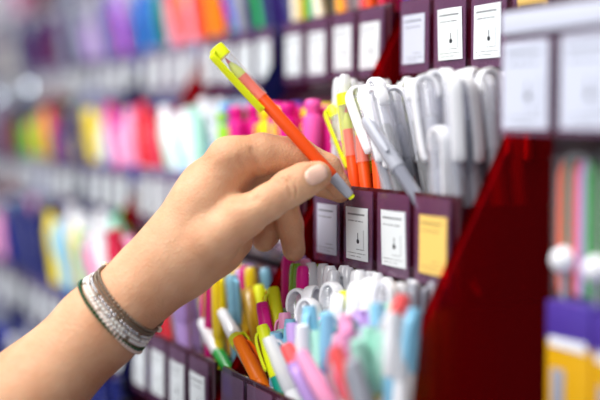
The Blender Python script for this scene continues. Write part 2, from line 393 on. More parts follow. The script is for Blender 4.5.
# middle tier, second module: pinks, purple, greens
fill('B', 1, 0, [('marker', 'magenta', 'magenta'), ('marker', 'magenta', 'magenta'), ('marker', 'rose', 'pink')], 8, (.0, .2), label=['magenta marker right of the held pen, behind the hand', 'magenta marker right of the held pen, behind the hand', 'light pink marker among the magenta markers behind the held pen'], cat='marker')
fill('B', 1, 1, [('marker', 'magenta', 'magenta'), ('marker', 'yellow', 'yellow')], 8, (.0, .2), label=['magenta marker directly behind the held pen', 'yellow marker directly behind the held pen'], cat='marker')
fill('B', 1, 2, [('marker', 'magenta', 'magenta'), ('marker', 'purple', 'purple'), ('marker', 'magenta', 'pink')], 8, (.0, .2), label=['magenta marker just above the index knuckle', 'purple marker above the back of the hand', 'pink capped marker above the index knuckle'], cat='marker')
fill('B', 1, 3, [('marker', 'green', 'green'), ('marker', 'lemon', 'lime'), ('marker', 'purple', 'purple'), ('marker', 'sky', 'cyan')], 8, (.0, .25), label=['green marker left of the magenta markers', 'lime capped marker left of the magenta markers', 'purple marker left of the magenta markers', 'light blue marker left of the magenta markers'], cat='marker')

# upper tier, nearest modules
fill('A', 0, 0, [('ball', 'grey', 'grey')], 6, (.0, .2), label='grey pen on the upper tier near the large blurred cards')
fill('A', 0, 1, [('ball', 'grey', 'silver'), ('ball', 'navy', 'navy'), ('felt', 'green', 'green')], 9, (.05, .25), label=['grey stick pen above the right-hand upper price card', 'dark blue stick pen above the right-hand upper price card', 'green felt pen above the right-hand upper price card'])
fill('A', 0, 2, [('felt', 'magenta', 'magenta'), ('felt', 'orange', 'orange'), ('felt', 'plum', 'plum')], 10, (.05, .3), label=['magenta felt pen above the sharp ink-drop card', 'orange felt pen above the sharp ink-drop card', 'plum felt pen above the sharp ink-drop card'], cat='felt pen')
fill('A', 0, 3, [('felt', 'orange', 'orange'), ('felt', 'amber', 'amber'), ('felt', 'orange', 'lemon'), ('felt', 'purple', 'purple')], 10, (.05, .3), label=['orange felt pen above the card left of the ink-drop card', 'amber felt pen above the card left of the ink-drop card', 'orange felt pen with yellow cap above the card left of the ink-drop card', 'purple felt pen above the card left of the ink-drop card'], cat='felt pen')
fill('A', 1, 0, [('felt', 'crimson', 'crimson'), ('felt', 'orange', 'orange'), ('felt', 'magenta', 'magenta')], 10, (.05, .3), label=['crimson felt pen by the upper red side panel', 'orange felt pen by the upper red side panel', 'magenta felt pen by the upper red side panel'], cat='felt pen')
fill('A', 1, 1, [('felt', 'magenta', 'magenta'), ('felt', 'amber', 'amber'), ('felt', 'crimson', 'crimson')], 10, (.05, .3), label=['magenta felt pen two bins left of the upper red side panel', 'amber felt pen two bins left of the upper red side panel', 'crimson felt pen two bins left of the upper red side panel'], cat='felt pen')
fill('A', 1, 2, [('felt', 'white', 'grey'), ('felt', 'cream', 'ochre'), ('felt', 'grey', 'white')], 9, (.05, .3), label='pale felt pen above the held pen at the top of picture', cat='felt pen')
fill('A', 1, 3, [('felt', 'ochre', 'lime'), ('felt', 'cream', 'yellow'), ('felt', 'green', 'green')], 9, (.05, .3), label='olive and yellow green felt pen right of the held pen tip, top of picture', cat='felt pen', group='olive pens at the top')

# far bins: colour by bin
FARC = {
 'A': {2: ['navy purple green', 'navy royal grey', 'green navy teal', 'orange amber red'], 3: ['orange orange rose', 'rose pink grey', 'teal green navy', 'cyan teal blue'],
       4: ['purple lilac navy', 'plum magenta purple', 'plum purple navy', 'grey navy lilac'], 5: ['grey lilac navy', 'navy grey navy', 'navy grey white', 'grey navy plum'],
       6: ['plum navy wine', 'wine plum purple', 'wine wine plum', 'navy wine navy'], 7: ['grey lilac navy', 'grey white silver', 'grey cream grey', 'grey silver plum'], 8: ['grey cream plum', 'white grey grey', 'cream grey grey', 'grey silver navy']},
 'B': {2: ['sky mint white', 'white mint teal', 'white crimson white', 'crimson red red'], 3: ['rose white teal', 'magenta pink pink', 'blue white sky', 'navy yellow yellow'],
       4: ['yellow navy blue', 'navy royal purple', 'coral navy wine', 'red coral orange'], 5: ['orange lime wine', 'green lime navy', 'green teal navy', 'wine brown grey'],
       6: ['navy wine grey', 'grey navy brown', 'navy grey white', 'grey navy wine'], 7: ['grey white navy', 'grey navy white', 'navy grey white', 'grey navy grey']},
 'C': {2: ['red crimson crimson', 'white rose pink', 'green white mint', 'white green pink'], 3: ['green white sky', 'yellow lime white', 'sky navy navy', 'navy black royal'],
       4: ['black navy navy', 'navy black royal', 'rose grey navy', 'white sky grey'], 5: ['white sky rose', 'white grey sky', 'white sky navy', 'white grey white']},
 'Z': {9: ['white grey rose']*4, 10: ['white cream grey']*4, 11: ['grey white rose']*4},
 'D': {1: ['navy black grey']*4, 2: ['navy navy royal']*4, 3: ['navy grey royal', 'navy white grey', 'royal grey navy', 'navy sky grey']}}
KF = {'A': 'felt_pen', 'B': 'marker', 'C': 'colour_pen', 'Z': 'crayon', 'D': 'gel_pen'}
NM = {'felt_pen': 'felt pen', 'marker': 'marker', 'colour_pen': 'colour pen', 'crayon': 'crayon', 'gel_pen': 'gel pen'}
for r, ms in FARC.items():
    for i, bins in ms.items():
        for j, cs in enumerate(bins):
            cl = cs.split(); kind = KF[r]
            fill(r, i, j, [('far_'+kind, c) for c in cl], 7 if r in 'AB' else 6, (.12, .5) if r == 'B' else (.05, .35), (-.12, .02),
                 label=[f'blurred {c} {NM[kind]} on the {TIER[r]} tier, {side(i)}' for c in cl], cat='pen', grid=(3, 3), L={'A': .118, 'B': .100, 'C': .112, 'Z': .118, 'D': .118}[r])

# lower tier: the mixed bunch under the hand
CX = ROWS['C'][0]
fill('C', 1, 0, [('ball', 'yellow', 'yellow'), ('ball', 'magenta', 'magenta'), ('ball', 'sky', 'sky'), ('ball', 'lilac', 'lilac')], 9, (.0, .22), label=[f'{c} stick pen in the row under the little finger' for c in ('yellow', 'magenta', 'light blue', 'lilac')], L=.112)
fill('C', 1, 1, [('ball', 'sky', 'sky'), ('ball', 'yellow', 'yellow'), ('ball', 'lilac', 'lilac')], 9, (.05, .3), label=[f'{c} stick pen below the heel of the hand' for c in ('light blue', 'yellow', 'lilac')], L=.112)
fill('C', 1, 2, [('ball', 'white', 'clear'), ('ball', 'rose', 'clear'), ('ball', 'red', 'clear'), ('ball', 'lilac', 'clear')], 9, (.2, .45), label=[f'blurred {c} stick pen leaning behind the wrist' for c in ('frosted', 'pale pink', 'red', 'lilac')])
fill('C', 1, 3, [('ball', 'white', 'clear'), ('ball', 'sky', 'clear'), ('ball', 'grey', 'clear'), ('ball', 'coral', 'clear')], 9, (.2, .45), label=[f'blurred {c} stick pen beside the bracelets' for c in ('frosted', 'pale blue', 'grey', 'coral')])
fill('C', 0, 3, [('ball', 'lilac', 'magenta'), ('ball', 'lime', 'lime'), ('ball', 'lilac', 'lilac'), ('ball', 'magenta', 'rose')], 6, (.0, .15), (-.02, .03), label=[f'{c} stick pen standing upright behind the ochre pens' for c in ('magenta capped', 'lime', 'lilac', 'pink capped')], grid=(3, 2), xr=(.044, .055))
fill('C', 0, 2, [('ball', 'silver', 'clear'), ('ball', 'lilac', 'clear')], 8, (.0, .2), (.0, .05), label='frosted capped stick pen behind the white clip pens, lower tier', group='frosted pens of the lower tier, behind the white clips', grid=(3, 2), xr=(.044, .055))
fill('C', 0, 1, [('ball', 'silver', 'clear'), ('ball', 'plum', 'clear'), ('ball', 'lime', 'clear')], 8, (.0, .2), (.0, .08), label=[f'{c} capped stick pen below the cream price card' for c in ('silvery', 'dark frosted', 'green frosted')], grid=(3, 2), xr=(.044, .055))
fill('C', 0, 0, [('ball', 'silver', 'clear'), ('ball', 'grey', 'grey')], 8, (.0, .2), (.02, .1), label=[f'{c} stick pen low beside the red side panel' for c in ('frosted', 'grey')], grid=(3, 2), xr=(.044, .055))
V = by_view
V(('high', 'green', 'clear'), (202, 322), CX+.010, (238, 388), CX+.012, 'pen with frosted white cap and green barrel, leftmost of the standing pens', 'pen', roll=2.5, clear=True)
V(('high', 'ochre', 'clear'), (222, 312), CX+.013, (262, 386), CX+.014, 'pen with square frosted cap and yellow barrel, second from the left', 'pen', roll=1.0, clear=True)
V(('felt', 'red', 'lemon'), (235, 337), CX+.006, (268, 392), CX+.010, 'yellow capped pen with red ink barrel, leaning in front at lower left', 'felt pen', roll=2.4)
V(('high', 'tangerine', 'tangerine'), (238, 338), CX+.001, (268, 396), CX+.008, 'solid bright orange pen leaning at front of the lower tray', 'pen', roll=2.9)
V(('high', 'teal', 'lemon'), (262, 326), CX+.006, (285, 400), CX+.010, 'yellow green capped highlighter with teal barrel, front of lower tray', 'highlighter', roll=-.4)
V(('ball', 'ochre', 'ochre'), (213, 290), CX+.040, (240, 370), CX+.035, 'ochre stick pen leftmost, against the green pen', 'pen')
V(('ball', 'green', 'lime'), (208, 284), CX+.045, (236, 372), CX+.040, 'green outlined stick pen beneath the heel of the hand', 'pen')
V(('ball', 'ochre', 'ochre'), (238, 290), CX+.030, (258, 370), CX+.028, 'ochre stick pen, left of the middle pair', 'pen')
V(('ball', 'ochre', 'ochre'), (248, 289), CX+.031, (264, 370), CX+.026, 'ochre stick pen, right of the middle pair', 'pen')
V(('high', 'magenta', 'magenta'), (262, 303), CX+.020, (274, 372), CX+.020, 'magenta capped pen between ochre and lemon capped ones', 'pen')
V(('high', 'lemon', 'lemon'), (259, 286), CX+.036, (268, 370), CX+.030, 'yellow capped highlighter behind the magenta cap', 'highlighter')
V(('high', 'teal', 'lemon'), (273, 288), CX+.030, (284, 372), CX+.026, 'lemon capped pen with dark green barrel right of the magenta cap', 'highlighter', roll=0)
V(('high', 'lemon', 'lemon'), (346, 291), CX+.034, (346, 380), CX+.030, 'lemon capped pen seen between the white clip pens', 'highlighter')
for k, (a, b_, X_) in enumerate([((296, 291), (300, 384), .034), ((314, 288), (316, 384), .036), ((330, 284), (330, 384), .038), ((338, 296), (334, 384), .030), ((360, 284), (356, 384), .038), ((372, 280), (366, 384), .040), ((384, 282), (380, 384), .040), ((306, 300), (308, 390), .024)]):
    V(('gel', 'white', 'grey'), a, CX+X_, b_, CX+X_-.006, 'white pen with arched clip in the middle of the lower bunch', 'gel pen', group='white clip pens in the lower bunch', face=R.uniform(-70, 70))
V(('high', 'white', 'sky'), (309, 306), CX+.010, (318, 400), CX+.012, 'light blue capped pen left of the lower bunch centre', 'pen', roll=.4)
V(('high', 'white', 'sky'), (327, 313), CX+.008, (330, 400), CX+.012, 'light blue capped pen next to the pink cap', 'pen', roll=.6)
V(('high', 'white', 'clear'), (268, 337), CX-.004, (300, 410), CX+.008, 'frosted white capped pen, blurred, front of lower tray', 'pen')
V(('high', 'mint', 'white'), (302, 325), CX+.002, (310, 410), CX+.008, 'whitish capped pale green pen in the lower bunch', 'pen')
V(('high', 'silver', 'coral'), (286, 345), CX-.004, (322, 420), CX+.006, 'coral capped pen at the front of the lower bunch', 'pen')
V(('high', 'rose', 'rose'), (300, 352), CX-.010, (344, 430), CX+.004, 'large blurred pink pen lying toward the front', 'pen', clear=True)
V(('high', 'sky', 'lilac'), (292, 362), CX-.010, (328, 430), CX+.004, 'blurred lilac and blue pen at the front edge', 'pen', clear=True)
V(('high', 'white', 'rose'), (346, 315), CX+.012, (350, 400), CX+.014, 'pale pink capped pen in the centre of the lower bunch', 'pen', roll=.2)
V(('high', 'white', 'rose'), (341, 333), CX+.006, (352, 410), CX+.010, 'second pale pink capped pen, lower and nearer', 'pen')
V(('high', 'coral', 'coral'), (334, 347), CX-.006, (368, 430), CX+.006, 'blurred coral pen leaning at the front', 'pen', clear=True)
V(('high', 'lilac', 'silver'), (352, 360), CX-.008, (376, 440), CX+.004, 'blurred greyish lilac pen at lower front', 'pen', clear=True)
V(('high', 'white', 'mint'), (368, 326), CX+.014, (374, 410), CX+.016, 'mint green capped pen, upper of two', 'pen')
V(('high', 'yellow', 'mint'), (357, 340), CX+.004, (368, 420), CX+.012, 'mint green capped pen with yellow band, nearer of two', 'pen', clear=True)
V(('high', 'yellow', 'mint'), (382, 330), CX+.018, (378, 420), CX+.018, 'mint and yellow pen right of the two mint caps', 'pen', clear=True)
V(('high', 'white', 'sky'), (377, 303), CX+.022, (380, 400), CX+.022, 'light blue capped pen with flat top, right side', 'pen')
V(('high', 'sky', 'white'), (392, 312), CX+.020, (392, 400), CX+.020, 'white capped light blue pen leaning by the coral cap', 'pen')
V(('high', 'coral', 'coral'), (403, 295), CX+.028, (392, 400), CX+.022, 'coral capped pen at the right end of the lower bunch', 'pen', roll=2)
V(('high', 'white', 'sky'), (414, 308), CX+.032, (404, 400), CX+.026, 'pale blue capped pen touching the red side panel', 'pen')
# extra pens filling the bunch
for k in range(30):
    px = 276+R.uniform(0, 130); c = R.choice(['rose', 'sky', 'mint', 'white', 'lilac'])
    V(('high', 'white', c if c != 'white' else 'clear'), (px, 334-.9*k+R.uniform(-7, 10)), CX+.010+.0009*k, (px+4+R.uniform(-6, 10), 410), CX+.012+.0006*k, f'blurred {c} pen packed deep in the pastel bunch', 'pen', group=f'{c} pens deep in the pastel bunch')

# ------------------------------------------------------------------ right foreground fixture
def abs_part(mb, name, m, root, ang=20):
    o = mb.build(name, m, root, ang=ang); o.matrix_parent_inverse = Matrix.Translation(-root.location); return o
rail = empty('card_rail', (.374, .44, CZ+.05))
abs_part(MB().box(.371, .3735, .385, .512, CZ-.004, CZ+.064, .0005), 'back_plate', MAROON, rail)
abs_part(MB().box(.3665, .371, .385, .512, CZ+.048, CZ+.060, .001), 'top_rail', principled('rail_white', (205, 208, 224), .35), rail)
tag(rail, 'pale plastic rail holding the two large blurred price cards at upper right', 'card rail')
for y, lab in ((.489, 'large blurred white price card, left one of the pair at upper right'), (.4415, 'large blurred white price card at the right edge of picture')):
    pk = MB().box(.3655, .3662, y-.0215, y+.0215, CZ-.004, CZ+.046); abs_part(pk, 'card_pocket', POUCH, rail)
    o = price_card(.3688, y, CZ-.001, .038, .045, CARD_BIG, .0004); tag(o, lab, 'price card')
# hooks and hanging packs
def hang_pack(y, z1, label, colors, X=.386):
    t = empty('pen_pack', (X, y, z1))
    w = .030
    abs_part(MB().box(X+.004, X+.0048, y-w/2, y+w/2, z1-.082, z1, .0003), 'backing_card', principled('pack_card', (70, 60, 64), .5), t)
    for k, c in enumerate(colors):
        yy = y+w/2-.004-k*(w-.008)/(len(colors)-1)
        abs_part(MB().lathe(round_end(.0026, z1-.074, False)+[(.0029, z1-.07), (.0029, z1-.012), (.0012, z1-.005)], 10, X-.001, yy), 'colour_stick', P(c), t)
    v = MB()
    pth = [Vector((X-.002, y+w/2*math.cos(a)*.96, z1-.018+.016*math.sin(a))) for a in np.linspace(math.pi, 0, 9)]
    pth = [Vector((X-.002, y-w/2*.96, z1-.07))]+pth+[Vector((X-.002, y+w/2*.96, z1-.07))]
    v.strap(pth, .0022, .0022, Vector((1, 0, 0))); abs_part(v, 'clear_loop', CLEAR, t)
    abs_part(MB().box(X-.0055, X-.0048, y-w/2, y+w/2, z1-.08, z1-.002), 'blister', see_through('blister_film', (254, 254, 254), (250, 250, 250), .02, .1), t)
    tag(t, label, 'pack of pens'); return t
def bobble(y, z, lab, X=.381):
    t = empty('pompom_pen', (X, y, z))
    M = Matrix.Translation((X, y, z))
    s = MB().lathe([(.0072*math.sin(a), .0072*math.cos(a)*-1) for a in np.linspace(.15, math.pi-.15, 12)], 18, M=M); abs_part(s, 'ball_top', principled('ball_white', (236, 236, 240), .5), t, 60)
    abs_part(MB().lathe([(.0012, z-.020), (.0014, z-.018), (.0014, z-.0065)], 10, X, y), 'stem', P('silver'), t)
    tag(t, lab, 'pen topper'); return t
hang_pack(.4705, CZ-.012, 'hanging pack of orange and green sticks beside the red panel', ['orange', 'teal', 'coral', 'lilac', 'green'])
hang_pack(.436, CZ-.010, 'hanging pack of green and purple sticks at the right edge', ['green', 'lilac', 'mint', 'orange', 'teal'])
bobble(.4755, CZ-.068, 'white ball topper hanging left at the right edge of picture'); bobble(.450, CZ-.070, 'white ball topper hanging rightmost, cut by picture edge')
def carton(y0, y1, z0, z1, lab, X=.372):
    t = empty('pen_carton', (X, (y0+y1)/2, z0))
    abs_part(MB().box(X, X+.018, y0, y1, z0, z1-.020, .0006), 'box_body', principled('carton_yellow', (214, 160, 8), .4), t)
    abs_part(MB().box(X-.0002, X+.0182, y0-.0001, y1+.0001, z1-.020, z1, .0006), 'box_head', principled('carton_violet', (76, 52, 150), .4), t)
    abs_part(MB().box(X-.0006, X-.0001, y0+.003, y1-.003, z1-.023, z1-.018, .0002), 'white_stripe', P('white'), t)
    abs_part(MB().box(X-.0006, X-.0001, y1-.015, y1-.005, z1-.062, z1-.034, .0002), 'grey_label', P('grey', .5), t)
    tag(t, lab, 'carton'); return t
carton(.443, .4775, CZ-.175, CZ-.088, 'yellow carton with violet top beside the dark red panel')
carton(.406, .441, CZ-.178, CZ-.090, 'yellow carton with violet top at the right edge of picture')
sh = MB().box(.362, .43, .37, .505, CZ-.183, CZ-.179, .0006).build('carton_shelf', principled('ledge2', (40, 14, 24), .3)); tag(sh, 'narrow dark shelf under the yellow cartons', 'shelf')
bk = MB().box(.396, .399, .37, .505, 0, CZ+.07, .0006).build('peg_panel', principled('peg_dark', (44, 12, 24), .3)); tag(bk, 'dark panel behind the hanging packs at the right edge', 'panel')

# ------------------------------------------------------------------ the hand (distance field, then surface nets)
def C(px, py, z): return np.array([(px-300)/FPX*z, (200-py)/FPX*z, z])
PXM = lambda r, z=.73: r/FPX*z
def chain(*pts):
    out = []
    for (a, b_) in zip(pts[:-1], pts[1:]):
        out.append((C(*a[:3]), PXM(a[3], a[2]), C(*b_[:3]), PXM(b_[3], b_[2])))
    return out
ARM = chain((-230, 690, .60, 66), (-60, 470, .695, 53), (30, 396, .71, 47), (100, 326, .72, 40), (146, 283, .726, 35), (178, 252, .728, 34)) + \
      chain((20, 398, .73, 45), (100, 326, .742, 37), (150, 280, .745, 32), (185, 250, .745, 30))
PALM = chain((160, 268, .729, 33), (202, 205, .727, 27), (231, 160, .724, 21)) + chain((178, 250, .728, 34), (212, 190, .735, 28), (236, 168, .74, 22)) + \
       chain((180, 262, .738, 31), (215, 200, .752, 26), (236, 180, .757, 18)) + chain((185, 262, .748, 29), (222, 215, .765, 24), (240, 200, .770, 16)) + \
       chain((188, 264, .728, 30), (216, 248, .735, 24), (232, 240, .75, 20))
THUMB = chain((182, 262, .722, 27), (212, 240, .716, 25), (245, 216, .713, 21), (268, 202.5, .711, 17.6), (290, 188, .7105, 18.2), (304, 180.5, .711, 17.2), (317, 175.5, .712, 14.8))
INDEX = chain((229, 160, .724, 22), (262, 154, .730, 20.5), (298, 155, .736, 17.5)) + chain((298, 155, .736, 17), (327, 168, .7385, 14)) + chain((327, 168, .7385, 14), (340, 188, .737, 11.5))
MIDDLE = chain((236, 168, .745, 19), (290, 163, .756, 14)) + chain((290, 163, .756, 14), (322, 182, .754, 13)) + chain((322, 184, .754, 13), (340, 193, .751, 10))
RING = chain((238, 182, .758, 17), (284, 200, .772, 13.5)) + chain((284, 200, .772, 13.5), (290, 225, .770, 13.2)) + chain((290, 225, .770, 13), (294, 250, .765, 11.5))
LITTLE = chain((242, 202, .770, 15), (280, 216, .784, 12.5)) + chain((280, 216, .784, 12.5), (268, 233, .778, 12.5)) + chain((268, 233, .778, 12.5), (264, 240, .775, 11.8))
def seg_d(Pn, s):
    a, ra, b_, rb = s; ab = b_-a; t = np.clip(((Pn-a)@ab)/(ab@ab), 0, 1)
    return np.linalg.norm(Pn-(a+t[..., None]*ab), axis=-1)-(ra+(rb-ra)*t)
def smin(a, b_, k):
    h = np.clip(.5+.5*(b_-a)/k, 0, 1); return b_*(1-h)+a*h-k*h*(1-h)
def group_d(Pn, segs, k, dfun):
    d = None
    for s in segs:
        e = dfun(Pn, s); d = e if d is None else smin(d, e, k)
    return d
def groove(Pn, pts, w, amp):
    """fold line: pts are 3-D points; returns depth to add"""
    d = None
    for a, b_ in zip(pts[:-1], pts[1:]):
        ab = b_-a; t = np.clip(((Pn-a)@ab)/(ab@ab), 0, 1); e = np.linalg.norm(Pn-(a+t[..., None]*ab), axis=-1); d = e if d is None else np.minimum(d, e)
    return amp*np.exp(-(d/w)**2)
def field(Pn, dfun=seg_d):
    base = smin(group_d(Pn, ARM, .010, dfun), group_d(Pn, PALM, .009, dfun), .010)
    out = None
    for ch, k, kj in ((THUMB, .008, .0035), (INDEX, .007, .003), (MIDDLE, .006, .003), (RING, .006, .003), (LITTLE, .006, .003)):
        u = smin(base, group_d(Pn, ch, kj, dfun), k)
        out = u if out is None else smin(out, u, .0012)
    return out
def make_arm():
    h = .00095
    lo = np.array([-.235, -.20, .665]); hi = np.array([.042, .062, .806])
    n = np.ceil((hi-lo)/h).astype(int)+1
    ax = [(lo[i]+h*np.arange(n[i])).astype(np.float32) for i in range(3)]
    BIG = .03
    def dfull(_, s):
        a, ra, b_, rb = s; r = max(ra, rb)+.016
        mn = np.minimum(a, b_)-r; mx = np.maximum(a, b_)+r
        i0 = np.clip(np.floor((mn-lo)/h).astype(int), 0, n); i1 = np.clip(np.ceil((mx-lo)/h).astype(int)+1, 0, n)
        D = np.full(n, BIG, np.float32)
        if (i1 <= i0).any(): return D
        g = np.stack(np.meshgrid(ax[0][i0[0]:i1[0]], ax[1][i0[1]:i1[1]], ax[2][i0[2]:i1[2]], indexing='ij'), -1)
        D[i0[0]:i1[0], i0[1]:i1[1], i0[2]:i1[2]] = np.minimum(seg_d(g, s), BIG)
        return D
    D = field(None, dfull)
    ins = D < 0
    # surface nets
    cell = np.zeros(n-1, bool); cnt = np.zeros(n-1, np.int8)
    for dx in (0, 1):
        for dy in (0, 1):
            for dz in (0, 1): cnt += ins[dx:n[0]-1+dx, dy:n[1]-1+dy, dz:n[2]-1+dz]
    cell = (cnt > 0) & (cnt < 8)
    idx = -np.ones(n-1, np.int64); ci = np.argwhere(cell); idx[cell] = np.arange(len(ci))
    acc = np.zeros((len(ci), 3)); num = np.zeros(len(ci))
    cor = [(a, b_, c) for a in (0, 1) for b_ in (0, 1) for c in (0, 1)]
    for A in cor:
        for Bc in cor:
            if sum(Bc)-sum(A) == 1 and all(Bc[k] >= A[k] for k in range(3)):
                va = D[ci[:, 0]+A[0], ci[:, 1]+A[1], ci[:, 2]+A[2]]; vb = D[ci[:, 0]+Bc[0], ci[:, 1]+Bc[1], ci[:, 2]+Bc[2]]
                m = (va < 0) != (vb < 0); t = np.where(m, va/np.where(m, va-vb, 1), 0)
                p = np.array(A)+t[:, None]*(np.array(Bc)-np.array(A)); acc += p*m[:, None]; num += m
    V3 = lo+h*(ci+acc/num[:, None])
    faces = []
    for axn in range(3):
        o1, o2 = [(1, 2), (2, 0), (0, 1)][axn]
        sl0 = [slice(1, -1)]*3; sl0[axn] = slice(0, -1); sl1 = list(sl0); sl1[axn] = slice(1, None)
        a = ins[tuple(sl0)]; b_ = ins[tuple(sl1)]; e = np.argwhere(a != b_); 
        off = np.array([1, 1, 1]); off[axn] = 0; e = e+off; sgn = ins[e[:, 0], e[:, 1], e[:, 2]]
        q = []
        for (s1, s2) in ((0, 0), (-1, 0), (-1, -1), (0, -1)):
            c = e.copy(); c[:, o1] += s1; c[:, o2] += s2; q.append(idx[c[:, 0], c[:, 1], c[:, 2]])
        q = np.stack(q, 1); q[~sgn] = q[~sgn][:, ::-1]; faces.append(q)
    Fc = np.concatenate(faces); Fc = Fc[(Fc >= 0).all(1)]
    return V3, Fc
V3, Fc = make_arm()
lab = np.arange(len(V3))          # keep the outer skin only
while True:
    nl = lab.copy(); mn = lab[Fc].min(1)
    for k in range(4): np.minimum.at(nl, Fc[:, k], mn)
    nl = nl[nl]
    if (nl == lab).all(): break
    lab = nl
keep = lab == np.bincount(lab).argmax(); remap = np.cumsum(keep)-1
Fc = remap[Fc[keep[Fc].all(1)]]; V3 = V3[keep]
# relax a little
def relax(V, Fq, it, f=.5):
    E = np.concatenate([Fq[:, [0, 1]], Fq[:, [1, 2]], Fq[:, [2, 3]], Fq[:, [3, 0]]])
    for _ in range(it):
        S = np.zeros_like(V); N = np.zeros(len(V))
        np.add.at(S, E[:, 0], V[E[:, 1]]); np.add.at(N, E[:, 0], 1); np.add.at(S, E[:, 1], V[E[:, 0]]); np.add.at(N, E[:, 1], 1)
        V = V+f*(S/np.maximum(N, 1)[:, None]-V)
    return V
V3 = relax(V3, Fc, 3)
def grad(Pn, e=.0006):
    g = np.stack([field(Pn+np.eye(3)[k]*e)-field(Pn-np.eye(3)[k]*e) for k in range(3)], -1)
    return g/np.maximum(np.linalg.norm(g, axis=-1, keepdims=True), 1e-9)
def on_surface(px, py, z0=.66, z1=.80):
    """first point of the skin on a sight line"""
    d = np.array([(px-300)/FPX, (200-py)/FPX, 1.0]); z = z0
    for _ in range(80):
        s = float(field((d*z)[None])[0])
        if s < .0001: return d*z
        z += max(s*.8, .0002)
        if z > z1: return None
    return d*z
# folds: thumb joint wrinkles, web creases, wrist
folds = [([(283, 178), (287, 182), (290, 190), (291, 198)], .0008, .0011), ([(290, 177), (295, 183), (297, 190), (296, 197)], .0008, .0010), ([(287, 180), (291, 187), (293, 195)], .0007, .0008),
         ([(279, 184), (283, 191), (285, 197)], .0006, .0003),
         ([(252, 150), (258, 160), (262, 172)], .0020, .0011), ([(241, 160), (250, 171), (257, 182)], .0026, .0008), ([(231, 163), (242, 178), (252, 192)], .0026, .0007), ([(222, 168), (234, 184), (246, 196)], .003, .0005),
         ([(232, 203), (244, 202), (256, 199)], .0026, .0009),
         ([(258, 240), (262, 232), (266, 226)], .0008, .0004)]
na = np.array([12, -7.])/math.hypot(12, 7); nb = np.array([-na[1], na[0]])
folds.append(([tuple(np.array([316.5, 174.5])+na*13*math.cos(a)+nb*10.4*math.sin(a)) for a in np.linspace(math.radians(65), math.radians(295), 16)], .0006, .0007))
near = (V3[:, 0] > -.13)
Pn = V3[near]; add = np.zeros(len(Pn))
for pts, w, amp in folds:
    P3 = [on_surface(*p) for p in pts]; P3 = [p for p in P3 if p is not None]
    if len(P3) > 1:
        add += groove(Pn, P3, w, amp)
N3 = grad(Pn); V3[near] = Pn-N3*add[:, None]
person = empty('person', CM @ Vector((V3[:, 0].mean(), V3[:, 1].mean(), -V3[:, 2].mean())))
def world_pts(V): 
    M = np.array(CM); W = np.c_[V[:, 0], V[:, 1], -V[:, 2], np.ones(len(V))] @ M.T; return W[:, :3]
def in_person(name, V, Fq, m, parent=person):
    me = bpy.data.meshes.new(name); W = world_pts(V)-np.array(person.location)
    me.from_pydata(W.tolist(), [], [list(map(int, q)) for q in Fq]); me.materials.append(m)
    me.polygons.foreach_set('use_smooth', [True]*len(me.polygons)); me.update()
    o = bpy.data.objects.new(name, me); COL.objects.link(o); o.parent = parent; return o

def skin_material():
    m = bpy.data.materials.new('skin'); m.use_nodes = True; nt = m.node_tree; N = nt.nodes.new; L = nt.links.new
    b = nt.nodes['Principled BSDF']; b.inputs['Roughness'].default_value = .52; b.inputs['Specular IOR Level'].default_value = .35
    b.inputs['Subsurface Weight'].default_value = .35; b.inputs['Subsurface Radius'].default_value = (1, .35, .18); b.inputs['Subsurface Scale'].default_value = .006
    tc = N('ShaderNodeTexCoord'); n1 = N('ShaderNodeTexNoise'); n1.inputs['Scale'].default_value = 45; n1.inputs['Detail'].default_value = 4; L(tc.outputs['Object'], n1.inputs['Vector'])
    r = N('ShaderNodeValToRGB'); r.color_ramp.elements[0].position = .3; r.color_ramp.elements[1].position = .7
    r.color_ramp.elements[0].color = lin((213, 154, 115)); r.color_ramp.elements[1].color = lin((226, 177, 139)); L(n1.outputs['Fac'], r.inputs[0]); L(r.outputs[0], b.inputs['Base Color'])
    v = N('ShaderNodeTexVoronoi'); v.inputs['Scale'].default_value = 900; L(tc.outputs['Object'], v.inputs['Vector'])
    n2 = N('ShaderNodeTexNoise'); n2.inputs['Scale'].default_value = 260; n2.inputs['Detail'].default_value = 3; L(tc.outputs['Object'], n2.inputs['Vector'])
    ad = N('ShaderNodeMath'); ad.operation = 'ADD'; L(v.outputs['Distance'], ad.inputs[0]); L(n2.outputs['Fac'], ad.inputs[1])
    bp = N('ShaderNodeBump'); bp.inputs['Strength'].default_value = .38; bp.inputs['Distance'].default_value = .0010; L(ad.outputs[0], bp.inputs['Height']); L(bp.outputs[0], b.inputs['Normal'])
    return m
SKIN = skin_material()
arm = in_person('arm', V3, Fc, SKIN)
tag(person, 'left forearm and hand reaching in from lower left, pinching the orange pen', 'person')
NAIL = principled('nail', (240, 196, 174), .18, Subsurface_Weight=.2, Subsurface_Scale=.003)
def nail(c, ax, a, b_, lift=.0003):
    """oval nail laid on the skin: centre pixel, pointing axis (px), half length, half width"""
    ax = np.array(ax, float); ax /= np.linalg.norm(ax); pr = np.array([-ax[1], ax[0]])
    n = 14; vs = []; fs = []
    for i in range(n+1):
        for j in range(n+1):
            u, v = 2*i/n-1, 2*j/n-1
            uu, vv = u*math.sqrt(1-v*v*.42), v*math.sqrt(1-u*u*.36)
            q = np.array(c)+ax*uu*a+pr*vv*b_; p = on_surface(*q)
            e = max(abs(u), abs(v)); rise = lift*(1-e**6)-.00035*e**8
            p = p+grad(p[None])[0]*rise; vs.append(p)
    for i in range(n):
        for j in range(n): k = i*(n+1)+j; fs.append((k, k+n+1, k+n+2, k+1))
    return np.array(vs), fs
try:
    v, f = nail((316.5, 174.5), (12, -7), 12, 9.5, .0009); in_person('thumbnail', v, f, NAIL, arm)
except Exception as ex: print('nail', ex)

